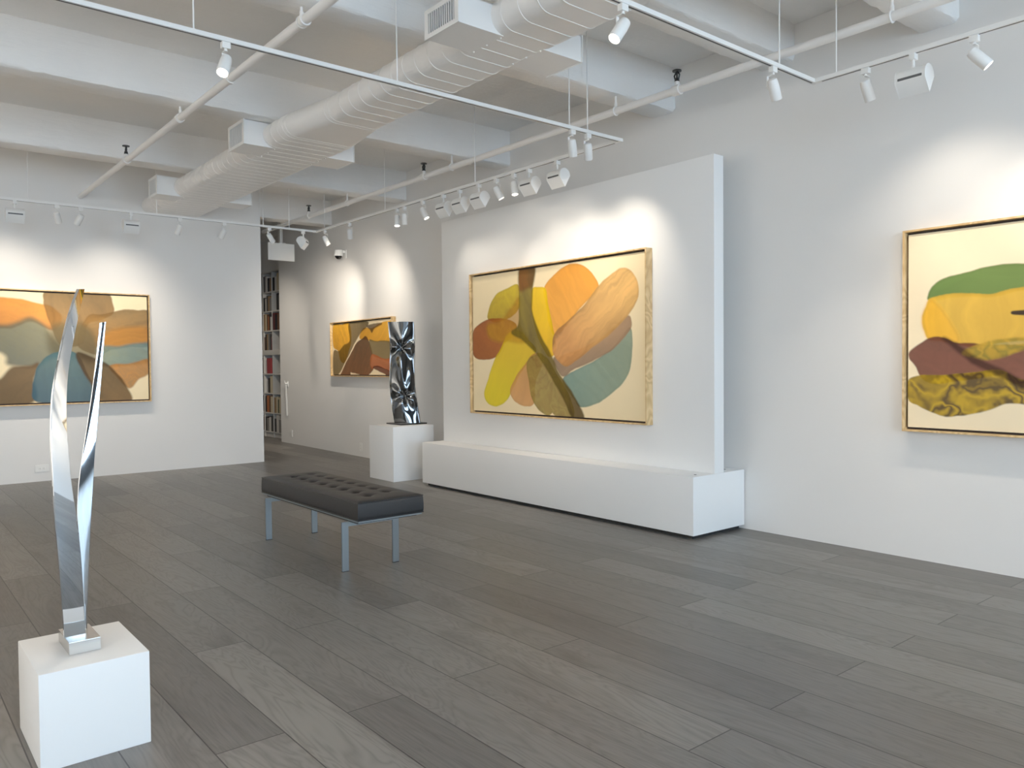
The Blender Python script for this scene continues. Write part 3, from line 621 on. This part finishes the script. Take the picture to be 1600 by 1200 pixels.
for (y0, y1, xa, xi, xj, xb, za, zb) in ((3.83, 4.17, 2.775, 3.12, 3.45, 3.79, 3.429, 3.60), (7.115, 7.48, 2.74, 3.035, 3.55, 3.845, 3.429, 3.648), (9.80, 10.13, 2.73, 3.03, 3.55, 3.85, 3.429, 3.648)):
    for s, x, x2 in ((-1, xa, xi), (1, xb, xj)):
        lo, hi = sorted((x, x2))
        b = MB().box(lo, hi, y0, y1, za, zb, .002).build('outlet_box', M['plinth'], t)
        a, c = sorted((x, x+s*.008)); g = MB()
        g.box(a, c, y0-.010, y1+.010, za-.004, za+.024).box(a, c, y0-.010, y1+.010, zb-.024, zb+.004)
        g.box(a, c, y0-.010, y0+.03, za+.022, zb-.022).box(a, c, y1-.03, y1+.010, za+.022, zb-.022)
        n = 12
        for i in range(n):
            yy = y0+.034+(y1-y0-.068)*(i+.5)/n; g.box(a, c, yy-.003, yy+.003, za+.022, zb-.022)
        g.build('grille', M['fixture'], b)
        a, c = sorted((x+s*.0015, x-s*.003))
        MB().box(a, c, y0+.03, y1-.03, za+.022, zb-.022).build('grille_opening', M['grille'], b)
        for i in range(3):
            yy = y0+.03+(y1-y0-.06)*i/2; MB().sphere((x2, yy, za-.001), .006).build('rivet', M['fixture'], b, 60)

def sprinkler_pipe(label, x, z, y0, y1, rr, cps, hang, heads):
    t = thing('sprinkler_pipe', label, 'pipe', (x, 0, z))
    MB().tube((0, y0, 0), (0, y1, 0), rr, n=20).build('pipe', M['duct'], t, 40)
    for y in cps: MB().tube((0, y-.02, 0), (0, y+.02, 0), rr*1.28, n=20).build('coupling', M['duct'], t, 40)
    for y, top in hang:
        h = MB().torus((0, y, 0), (0, 1, 0), rr*1.12, .006).tube((0, y, rr), (0, y, max(top-z, rr+.06)), .009, n=10)
        h.tube((0, y, rr*1.05), (0, y, rr*1.05+.035), .014, n=8)
        h.build('hanger', M['duct'], t, 40)
    for y in heads:
        k = MB().tube((0, y-.035, 0), (0, y+.035, 0), rr*1.35, n=20).tube((0, y, 0), (0, y, rr+.035), .02, n=14)
        k = k.build('tee', M['duct'], t, 40)
        z0 = rr+.035
        s = MB().tube((0, y, z0), (0, y, z0+.028), .022, .016, n=12).tube((0, y, z0+.028), (0, y, z0+.075), .007, n=8)
        for q in (-1, 1):
            s.tube((0, y+q*.016, z0+.016), (0, y+q*.026, z0+.05), .0065, n=6).tube((0, y+q*.026, z0+.05), (0, y, z0+.082), .0065, n=6)
        s.tube((0, y, z0+.08), (0, y, z0+.088), .036, n=16)
        s.build('sprinkler_head', M['black'], k, 40)
sprinkler_pipe('white sprinkler pipe crossing the ceiling at left, ending in the back wall', 2.19, 3.56, -1.0, 11.19, .030,
               [4.66, 5.95, 7.18], [(4.70, H_BEAM), (7.14, H_BEAM)], [8.95])
sprinkler_pipe('white sprinkler pipe running along the right wall above the track lights', 4.98, 3.531, -.5, 12.2, .030,
               [], [(4.62, H_BEAM), (7.02, H_BEAM), (2.30, H_BEAM), (9.40, H_BEAM)], [3.97, 7.57, 10.55])

# tracks
ZT = 3.245
def track(label, a, b, rods, grp=None):
    t = thing('lighting_track', label, 'track', (0,0,0), 0, grp)
    alongx = abs(a[0]-b[0]) > abs(a[1]-b[1]); w = .018
    m = MB(); g = MB()
    if alongx:
        m.box(min(a[0],b[0]), max(a[0],b[0]), a[1]-w, a[1]+w, ZT-.012, ZT+.014, .002)
        g.box(min(a[0],b[0])+.04, max(a[0],b[0])-.04, a[1]-.006, a[1]+.006, ZT-.0128, ZT-.0115)
    else:
        m.box(a[0]-w, a[0]+w, min(a[1],b[1]), max(a[1],b[1]), ZT-.012, ZT+.014, .002)
        g.box(a[0]-.006, a[0]+.006, min(a[1],b[1])+.04, max(a[1],b[1])-.04, ZT-.0128, ZT-.0115)
    m.build('rail', M['fixture'], t); g.build('groove', M['groove'], t)
    for q in rods:
        p = (q, a[1]) if alongx else (a[0], q)
        top = H_SLAB
        for y0, y1, zz in ((2.19,2.46,3.655),(3.39,3.70,3.755),(4.565,4.85,3.655),(6.975,7.26,3.655),(9.30,9.59,3.655)):
            if y0 <= p[1] <= y1: top = zz
        MB().tube((p[0], p[1], ZT+.013), (p[0], p[1], top), .0045, n=8).tube((p[0], p[1], ZT+.012), (p[0], p[1], ZT+.02), .009, n=8).build('suspension_rod', M['fixture'], t)
YT1, YBK, YT2, XR = 4.50, 10.14, 2.775, 4.90
track('white lighting track crossing under the air duct from upper left to mid-ceiling', (-1.2, YT1), (XR+.018, YT1), [1.46, 2.76, 4.32, 4.52])
track('long white lighting track parallel to the right wall in front of the white panel', (XR, YT1+.018), (XR, YBK+.018), [6.5, 8.3, 9.9])
track('white lighting track running in front of the back wall at left', (-1.2, YBK), (XR-.018, YBK), [1.47, 2.81, 4.14, 4.5])
track('white lighting track crossing the near ceiling at upper right', (2.0, YT2), (XR+.018, YT2), [4.49])
track('white lighting track along the right wall above the green and yellow painting', (XR, -1.5), (XR, YT2-.018), [2.62, .6])

# fixtures
def shared(mb, name, mat, smooth=35):
    o = mb.build(name, mat, None, smooth); me = o.data; bpy.data.objects.remove(o); return me
ME = {}
ME['adapter'] = shared(MB().box(-.017, .017, -.024, .024, -.036, 0, .003).tube((0,0,-.036), (0,0,-.05), .008, n=10), 'adapter', M['fixture'])
# spot: arm beside the can, can along local -z from pivot
ME['bracket'] = shared(MB().box(.036, .041, -.009, .009, -.125, -.046, .001).box(-.006, .041, -.009, .009, -.050, -.045, .001).tube((.030, 0, -.112), (.044, 0, -.112), .009, n=10), 'bracket', M['fixture'])
can = MB(); prof = [(.0, .032), (.016, .032), (.028, .026), (.031, .012), (.0335, -.02), (.0335, -.098), (.031, -.102), (.029, -.098), (.028, -.085)]
rings = [[(r*math.cos(2*PI*k/28), r*math.sin(2*PI*k/28), z) for k in range(28)] for r, z in prof[1:]]
can.loft(rings, cap=False); can.bm.faces.new([v for v in can.bm.verts[:28]])
ME['lamp_head'] = shared(can, 'lamp_head', M['fixture'])
lensb = lambda: MB().tube((0,0,-.0905), (0,0,-.0865), .0285, n=24)
ME['lens_on'] = shared(lensb(), 'lens', M['lens_on']); ME['lens_off'] = shared(lensb(), 'lens', M['lens_off'])
# wall washer housing: outline in (a, z), a towards the wall; extruded along local x
arc = [(.010+.062*math.cos(math.radians(a)), .012+.062*math.sin(math.radians(a))) for a in range(0, 181, 15)]
outl = arc + [(-.050, -.012), (.012, -.088)]
ME['housing'] = shared(MB().prism(outl, 'x', -.083, .083), 'housing', M['fixture'])
ME['end_cap'] = shared(MB().prism([(a*1.03, z*1.03) for a, z in outl], 'x', .083, .089), 'end_cap', M['fixture'])
ME['end_cap2'] = shared(MB().prism([(a*1.03, z*1.03) for a, z in outl], 'x', -.089, -.083), 'end_cap', M['fixture'])
sl = MB()
q0, q1 = Vector((-.0525, .004)), Vector((-.0495, -.010))
sl.box(-.07, .07, -.0545, -.049, -.002, .012)
ME['vent_slot'] = shared(sl, 'vent_slot', M['groove'])
ln = MB(); p0, p1 = Vector((.070, .004)), Vector((.016, -.082)); nn = Vector((.086, -.054)).normalized()*.0015
ln.prism([tuple(p0+nn), tuple(p1+nn), tuple(p1-nn), tuple(p0-nn)], 'x', -.076, .076)
ME['wash_on'] = shared(ln, 'lens', M['lens_off'])
ME['stem'] = shared(MB().tube((0,0,-.048), (0,0,-.085), .0095, n=12).sphere((0,0,-.085), .014), 'stem', M['fixture'])

def child(name, me, p, loc=(0,0,0)):
    o = bpy.data.objects.new(name, me); C.objects.link(o); o.parent = p; o.location = loc; return o
G_SPOT, G_WASH = 'cylindrical white track spotlights', 'white wall-washer track lights'
def spotlight(x, y, aim, lit, label, rz=0., power=0, blend=1., cone=46, la=None, col=SPOTC):
    t = thing('track_spotlight', label, 'spotlight', (x, y, ZT-.0125), rz, G_SPOT)
    child('adapter', ME['adapter'], t); child('bracket', ME['bracket'], t)
    h = child('lamp_head', ME['lamp_head'], t, (0, 0, -.105))
    a = (Matrix.Rotation(-rz, 3, 'Z') @ Vector(aim)).normalized()
    h.rotation_mode = 'QUATERNION'; h.rotation_quaternion = Vector((0,0,-1)).rotation_difference(a)
    child('lens', ME['lens_on' if lit else 'lens_off'], h)
    if power:
        lamp(x, y, ZT-.118, Vector(la or aim), power, cone, blend, col, off=.118)
def lamp(x, y, z, aim, power, cone=60, blend=1., col=SPOTC, off=.11, r=.03):
    l = bpy.data.lights.new('spot_beam', 'SPOT'); l.energy = power*SPOTK; l.spot_size = math.radians(cone); l.spot_blend = blend
    l.color = col; l.shadow_soft_size = r
    o = bpy.data.objects.new('spot_beam', l); C.objects.link(o)
    a = Vector(aim).normalized(); o.location = Vector((x, y, z)) + a*off
    o.rotation_euler = a.to_track_quat('-Z', 'Y').to_euler()
def washer(x, y, rz, label, slope=-.9, power=0, cone=110):
    """rz turns local +y (the wall side) to the wall"""
    t = thing('wall_washer_light', label, 'track light', (x, y, ZT-.0125), rz, G_WASH)
    child('adapter', ME['adapter'], t); child('stem', ME['stem'], t)
    h = child('housing', ME['housing'], t, (0, 0, -.155))
    child('end_cap', ME['end_cap'], h); child('end_cap', ME['end_cap2'], h); child('vent_slot', ME['vent_slot'], h); child('lens', ME['wash_on'], h)
    if power:
        d = Matrix.Rotation(rz, 3, 'Z') @ Vector((0, 1, slope)); lamp(x, y, ZT-.18, d, power, cone, .9, off=.14, r=.06)

# ---- lamps on the near crossing track
spotlight(1.635, YT1, (-.42, -.48, -1), True, 'lit white track spotlight at upper left in front of the sprinkler pipe', PI/2, 60, cone=40)
spotlight(4.35, YT1, (.35, .25, -1), False, 'white track spotlight near the end of the crossing track, left of its pair', PI/2, 85, cone=96, la=(.60, 1.3, -1.3))
spotlight(4.525, YT1, (.42, .38, -1), False, 'white track spotlight at the very end of the crossing track, right of its pair', PI/2, 46, cone=82, la=(.75, .30, -.98))
# ---- long track by the right wall, far to near
spotlight(XR, 9.90, (.45, -.25, -1), False, 'white track spotlight nearest the far corner of the right-wall track', 0, 230, cone=70, la=(1.0, 2.3, -1.3))
spotlight(XR, 9.20, (.42, .55, -1), True, 'lit white track spotlight hanging right above the dome camera', 0, 90, cone=125, la=(.75, 1.2, -1.25))
spotlight(XR, 8.03, (-.10, -.18, -1), True, 'lit white track spotlight pointing straight down, left of a close pair', 0, 60, cone=40)
spotlight(XR, 7.87, (.12, .15, -1), False, 'white track spotlight pointing straight down, right of a close pair', 0, 50, cone=40)
spotlight(XR, 7.48, (.30, -.42, -1), True, 'lit white track spotlight just left of the three clustered wall washers', 0, 10, cone=80, la=(.16, -.6, -1))
for i, (y, p, d) in enumerate(((7.07, 3, 'leftmost in the cluster of three wall washers above the white panel'), (6.77, 3, 'middle one in the cluster of three wall washers above the white panel'),
              (6.44, 3, 'rightmost in the cluster of three wall washers above the white panel'), (5.655, 4, 'wall washer beside a lit spotlight, right of the cluster of three'),
              (5.265, 6, 'wall washer nearest the camera on the long right-wall track'))):
    washer(XR, y, -PI/2, 'white boxy ' + d, -2.9, p)
spotlight(XR, 6.15, (.45, -.32, -1), True, 'lit white track spotlight alone between the cluster of washers and another washer', 0, 12, cone=80, la=(.14, -.35, -1))
spotlight(XR, 5.88, (-.03, -.20, -1), True, 'lit white track spotlight touching the left side of a wall washer', 0, 10, cone=80, la=(.12, .3, -1))
# ---- back track, left to right
washer(1.34, YBK, 0, 'white boxy wall washer at the far left of the back-wall track', -1.1, 50)
spotlight(1.745, YBK, (.30, .55, -1), True, 'white back-wall track spotlight tilted right, left one of a pair', PI/2, 75, cone=62)
spotlight(1.985, YBK, (-.40, .60, -1), True, 'white back-wall track spotlight tilted left, right one of a pair', PI/2, 75, cone=62)
washer(2.52, YBK, 0, 'white boxy wall washer above the gap right of the orange and blue painting', -1.1, 42)
spotlight(3.08, YBK, (-.25, .42, -1), False, 'white back-wall track spotlight between a wall washer and the faint last spotlight', PI/2, 36, cone=90)
spotlight(3.625, YBK, (-.40, .42, -1), False, 'faint white track spotlight over the bare right part of the back wall', PI/2)
spotlight(4.22, YBK, (.75, .2, -1), False, 'white track spotlight overlapping the hanging blank sign', PI/2, 30)
washer(4.70, YBK, .9, 'white boxy wall washer overlapping the right edge of the hanging blank sign', -1, 0)
lamp(.2, YBK, ZT-.15, (0, .6, -1), 70, 64); lamp(-1.0, YBK, ZT-.15, (0, .6, -1), 70, 64)
# ---- near right track
spotlight(4.42, YT2, (.55, .05, -1), False, 'white track spotlight hanging left of the near track corner', PI/2, 40)
spotlight(3.05, YT2, (-.72, .10, -1), True, 'large lit white track spotlight at the top edge below the duct', PI/2, 70, cone=40)
spotlight(XR, 2.425, (.50, -.10, -1), False, 'white track spotlight on the near right track, left of a wall washer', 0, 45)
washer(XR, 2.135, -PI/2, 'white boxy wall washer on the near right track over bare wall', -1.3, 22)
spotlight(XR, 1.80, (.42, -.85, -1), True, 'lit white track spotlight at the far upper right shining on the wall', 0, 60, cone=76)
lamp(XR, 1.25, ZT-.15, (.72, .22, -1), 75, 84); lamp(XR, .6, ZT-.15, (.7, .1, -1), 80, 66)

# ------------------------------------------------------------------ small wall things
def outlet(label, loc, rz, W, Hh, horiz):
    t = thing('wall_outlet', label, 'outlet', loc, rz, None)
    MB().box(-W/2, W/2, -.006, 0, -Hh/2, Hh/2, .002).build('cover_plate', M['plastic'], t)
    for s in (-1, 1):
        c = (s*.02, 0) if horiz else (0, s*.02)
        f = MB().box(c[0]-.014, c[0]+.014, -.008, -.006, c[1]-.014, c[1]+.014, .001).build('socket', M['plastic'], t)
        g = MB()
        for q in (-1, 1):
            if horiz: g.box(c[0]-.005, c[0]+.005, -.0085, -.0078, c[1]+q*.006-.0012, c[1]+q*.006+.0012)
            else: g.box(c[0]+q*.006-.0012, c[0]+q*.006+.0012, -.0085, -.0078, c[1]-.005, c[1]+.005)
        g.build('slots', M['groove'], f)
outlet('white electrical outlet lying sideways low on the back wall', (1.70, YB, .160), 0, .150, .085, True)
outlet('white electrical outlet low on the right wall left of the far pedestal', (wx(10.75), 10.75, .150), -PI/2-ang, .085, .125, False)
outlet('white electrical outlet low on the right wall beside the bookcase opening', (wx(13.45), 13.45, .185), -PI/2-ang, .085, .125, False)
t = thing('dome_camera', 'white dome security camera on the right wall under the track lights', 'camera', (wx(11.2), 11.2, 3.13), -PI/2-ang)
MB().box(-.05, .05, -.012, 0, -.06, .07, .004).build('wall_plate', M['plastic'], t)
MB().box(-.025, .025, -.10, -.01, .02, .06, .006).build('arm', M['plastic'], t)
MB().tube((0, -.115, -.03), (0, -.115, .06), .072, .066, n=32).build('housing', M['plastic'], t, 40)
MB().sphere((0, -.115, -.03), .054, (1, 1, .95)).build('dome', M['dome'], t, 60)
t = thing('wall_hook', 'small white wall hook with a long hanging cord loop beside the bookcase', 'hook', (wx(13.6), 13.6, 1.07), -PI/2-ang)
MB().box(-.03, .03, -.012, 0, -.05, .05, .003).box(-.012, .012, -.05, -.01, .0, .025, .003).tube((0, -.045, .0), (0, -.06, .06), .008, n=8).build('bracket', M['plastic'], t, 40)
cd = MB()
for a, b in (((-.012, -.035, .0), (-.02, -.02, -.55)), ((.012, -.035, .0), (.02, -.02, -.55)), ((-.02, -.02, -.55), (0, -.02, -.58)), ((.02, -.02, -.55), (0, -.02, -.58))):
    cd.tube(a, b, .007, n=8)
cd.build('cord', M['plastic'], t, 40)
t = thing('hanging_sign', 'blank white sign board hanging from the ceiling in the passage', 'sign', (5.35, 12.4, 0))
MB().box(-.22, .23, -.02, .02, 3.125, 3.405, .003).build('board', M['plastic'], t)
MB().tube((0, 0, 3.40), (0, 0, H_SLAB), .012, n=10).tube((0, 0, 3.405), (0, 0, 3.42), .03, n=14).build('rod', M['fixture'], t, 40)

# passage: pipes and a further lamp half hidden behind the sign
t = thing('drain_pipe', 'white pipe with a bulky elbow above the hanging sign in the passage', 'pipe', (5.25, 13.6, 0))
MB().tube((-.1, 0, 3.42), (-.1, 0, H_SLAB+.02), .055, n=18).tube((-.1, 0, 3.62), (-.1, 0, 3.78), .075, n=18).build('riser', M['duct'], t, 40)
MB().sphere((-.1, 0, 3.40), .075).tube((-.1, 0, 3.40), (-2.8, 0, 3.40), .06, n=18).build('elbow', M['duct'], t, 50)
tag(MB().sphere((5.72, 13.2, 3.46), .10).build('round_junction_box', M['duct'], None, 50), 'round white junction box behind the hanging sign in the passage', 'junction box')
MB_t = MB().tube((5.72, 13.2, 3.54), (5.72, 13.2, H_SLAB), .015, n=10).build('conduit', M['duct'], bpy.data.objects['round_junction_box'], 40)
spot2 = thing('track_spotlight', 'white lamp half hidden behind the end of the back wall in the passage', 'spotlight', (4.98, 12.9, 3.02), 0, G_SPOT)
child('adapter', ME['adapter'], spot2, (0, 0, 0)); hh = child('lamp_head', ME['lamp_head'], spot2, (0, 0, -.10)); hh.rotation_euler = (0, .6, 0); child('lens', ME['lens_off'], hh); child('bracket', ME['bracket'], spot2)
MB().tube((0, 0, 0), (0, 0, H_SLAB-3.02), .008, n=8).build('stem', M['fixture'], spot2, 40)

# ------------------------------------------------------------------ bookcase
BX = 6.20
rows = [3.24, 2.845, 2.465, 2.085, 1.70, 1.625, 1.24, .86, .475, .10]
cols = [14.36, 14.835, 15.285, 15.74]
t = thing('bookcase', 'tall white bookcase full of books seen through the gap beside the back wall', 'bookcase', (0, 0, 0))
D = .30
for y in cols:
    MB().box(BX, BX+D, y-.011, y+.011, 0, 3.26).build('divider', M['shelf'], t)
for z in rows:
    MB().box(BX+.001, BX+D-.001, cols[0]-.010, cols[-1]+.010, z-.011, z+.011).build('shelf', M['shelf'], t)
MB().box(BX-.004, BX+.02, cols[0]-.011, cols[-1]+.011, 1.63, 1.70).build('rail', M['shelf'], t)
MB().box(BX+.02, BX+D, cols[0], cols[-1], 0, .09).build('base', M['shelf'], t)
MB().box(BX+D, BX+D+.012, cols[0]-.011, cols[-1]+.011, 0, 3.26).build('back_panel', M['groove'], t)  # dark colour mimics the shade behind the books
PAL = {'black': (26, 25, 26), 'charcoal': (58, 56, 55), 'white': (206, 203, 196), 'cream': (196, 182, 150), 'brown': (98, 66, 44), 'red': (150, 44, 48),
       'tan': (150, 118, 80), 'grey': (128, 126, 122), 'blue': (52, 66, 88), 'dark red': (88, 30, 28), 'green': (62, 74, 56), 'orange': (176, 96, 46)}
BM = {k: plain('book_cover_'+k.replace(' ', '_'), v, .55, var=.06) for k, v in PAL.items()}
PAGES = plain('book_pages', (214, 206, 188), .8)
zr = [(2.845, 'top row'), (2.465, 'second row'), (2.085, 'third row'), (1.70, 'fourth row'), (1.24, 'fifth row'), (.86, 'sixth row'), (.475, 'seventh row'), (.10, 'bottom row')]
cells = {  # (row, column from the right): spines left -> right
 (0,1): ['black', 'grey', 'white', 'black', 'charcoal', 'tan'], (0,0): ['black', 'white', 'cream', 'charcoal'],
 (1,1): ['black', 'white', 'charcoal', 'tan', 'grey'], (1,0): ['black', 'charcoal', 'blue'],
 (2,1): ['tan', 'cream', 'brown', 'orange', 'black', 'white'], (2,0): ['dark red', 'black', 'brown', 'white'],
 (3,1): ['brown', 'black', 'tan', 'grey', 'charcoal', 'dark red'],
 (4,1): ['red'], (4,2): ['black', 'charcoal', 'brown'], (5,1): ['black', 'cream'], (5,2): ['charcoal', 'black', 'grey'],
 (6,1): ['black', 'orange', 'brown', 'cream'], (6,0): ['tan', 'cream', 'green', 'cream', 'black'], (6,2): ['black', 'blue', 'black'],
 (7,1): ['black', 'grey', 'white', 'charcoal'], (7,0): ['charcoal', 'white', 'grey', 'tan'], (7,2): ['charcoal', 'black', 'brown']}
cn = {0: 'right column', 1: 'middle column', 2: 'left column'}
ordn = ['first', 'second', 'third', 'fourth', 'fifth', 'sixth']
rb = random.Random(5)
for (r, c), spines in cells.items():
    z0 = zr[r][0]+.0115; yl, yr = cols[c+1]-.016, cols[c]+.016
    y = yl; room = (yl-yr)
    n = len(spines)
    for i, s in enumerate(spines):
        w = room/n*rb.uniform(.78, .98) if n > 2 else room*rb.uniform(.3, .38)
        w = .20 if s == 'red' else min(w, .10, room*.56/n if n <= 3 and c != 2 else 1)
        if n <= 3 and i == 0 and c != 2: y -= room*.40 if s != 'red' else room*.3
        h = rb.uniform(.25, .335); dpt = rb.uniform(.19, .25)
        nm = 'book'
        where = ordn[i] + ' from the left' if n > 1 else 'alone'
        lab = f'{s} book, {where} in the {cn[c]}, {zr[r][1]} of the bookcase' if n > 1 else 'wide red book standing alone in the fifth row of the bookcase'
        o = thing(nm, lab, 'book', (BX+.006+rb.uniform(0, .010), y-w/2, z0), 0, 'books in the bookcase')
        MB().box(0, dpt, -w/2, w/2, 0, h, .002).build('cover', BM[s], o)
        MB().box(.012, dpt+.001, -w/2+.003, w/2-.003, .004, h+.0006).build('pages', PAGES, o)
        y -= w + room*.012

# ------------------------------------------------------------------ light
def area(name, loc, rot, sx, sy, power, col):
    l = bpy.data.lights.new(name, 'AREA'); l.shape = 'RECTANGLE'; l.size = sx; l.size_y = sy; l.energy = power; l.color = col
    o = bpy.data.objects.new(name, l); C.objects.link(o); o.location = loc; o.rotation_euler = rot
    return o
for a, b in WIN:
    area('daylight', ((a+b)/2, YF-.35, 2.0), (PI/2, 0, 0), b-a, 3.2, DAY, (.58, .79, 1.0))
# added bounce-fill spots, no fixtures, out of view behind and left of the camera
for y in (-5, -2.5, 0, 2.5, 5, 7.5): lamp(-2.4, y, 3.1, (-.8, .05, -.7), 640, 125, col=(1.0, .90, .77))
for y in (-5, -3.4, -1.8, -.4): lamp(XR, y, 3.1, (.75, 0, -1), 150, 90)
lamp(4.6, 13.0, 3.4, (.35, .4, -1), 70, 120); lamp(3.6, 15.0, 3.4, (.5, 0, -1), 26, 120)

w = bpy.data.worlds.new('world'); bpy.context.scene.world = w; w.use_nodes = True
bg = w.node_tree.nodes['Background']
sk = w.node_tree.nodes.new('ShaderNodeTexSky'); sk.sky_type = 'HOSEK_WILKIE'; sk.sun_direction = (0.2, .6, .75); sk.turbidity = 4
w.node_tree.links.new(sk.outputs[0], bg.inputs['Color']); bg.inputs['Strength'].default_value = .6

# ------------------------------------------------------------------ camera
yaw, pitch, roll, F = .69019, -.02555, -.00885, 1231.975
f = Vector((math.sin(yaw)*math.cos(pitch), math.cos(yaw)*math.cos(pitch), math.sin(pitch)))
r0 = Vector((math.cos(yaw), -math.sin(yaw), 0)); u0 = r0.cross(f)
r1 = r0*math.cos(roll)+u0*math.sin(roll); u1 = -r0*math.sin(roll)+u0*math.cos(roll)
cam = bpy.data.cameras.new('camera'); cam.sensor_width = 36; cam.lens = F/1600*36; cam.clip_start = .05
co = bpy.data.objects.new('camera', cam); C.objects.link(co)
m = Matrix((r1, u1, -f)).transposed().to_4x4(); m.translation = (0, 0, 1.4); co.matrix_world = m
sc = bpy.context.scene; sc.camera = co
sc.view_settings.view_transform = VT; sc.view_settings.look = LOOK; sc.view_settings.exposure = EXPO; sc.view_settings.gamma = GAM
sc.cycles.use_denoising = True; sc.cycles.max_bounces = 10; sc.cycles.diffuse_bounces = 6; sc.cycles.glossy_bounces = 6
sc.cycles.sample_clamp_indirect = 6.0; sc.cycles.caustics_reflective = False; sc.cycles.caustics_refractive = False
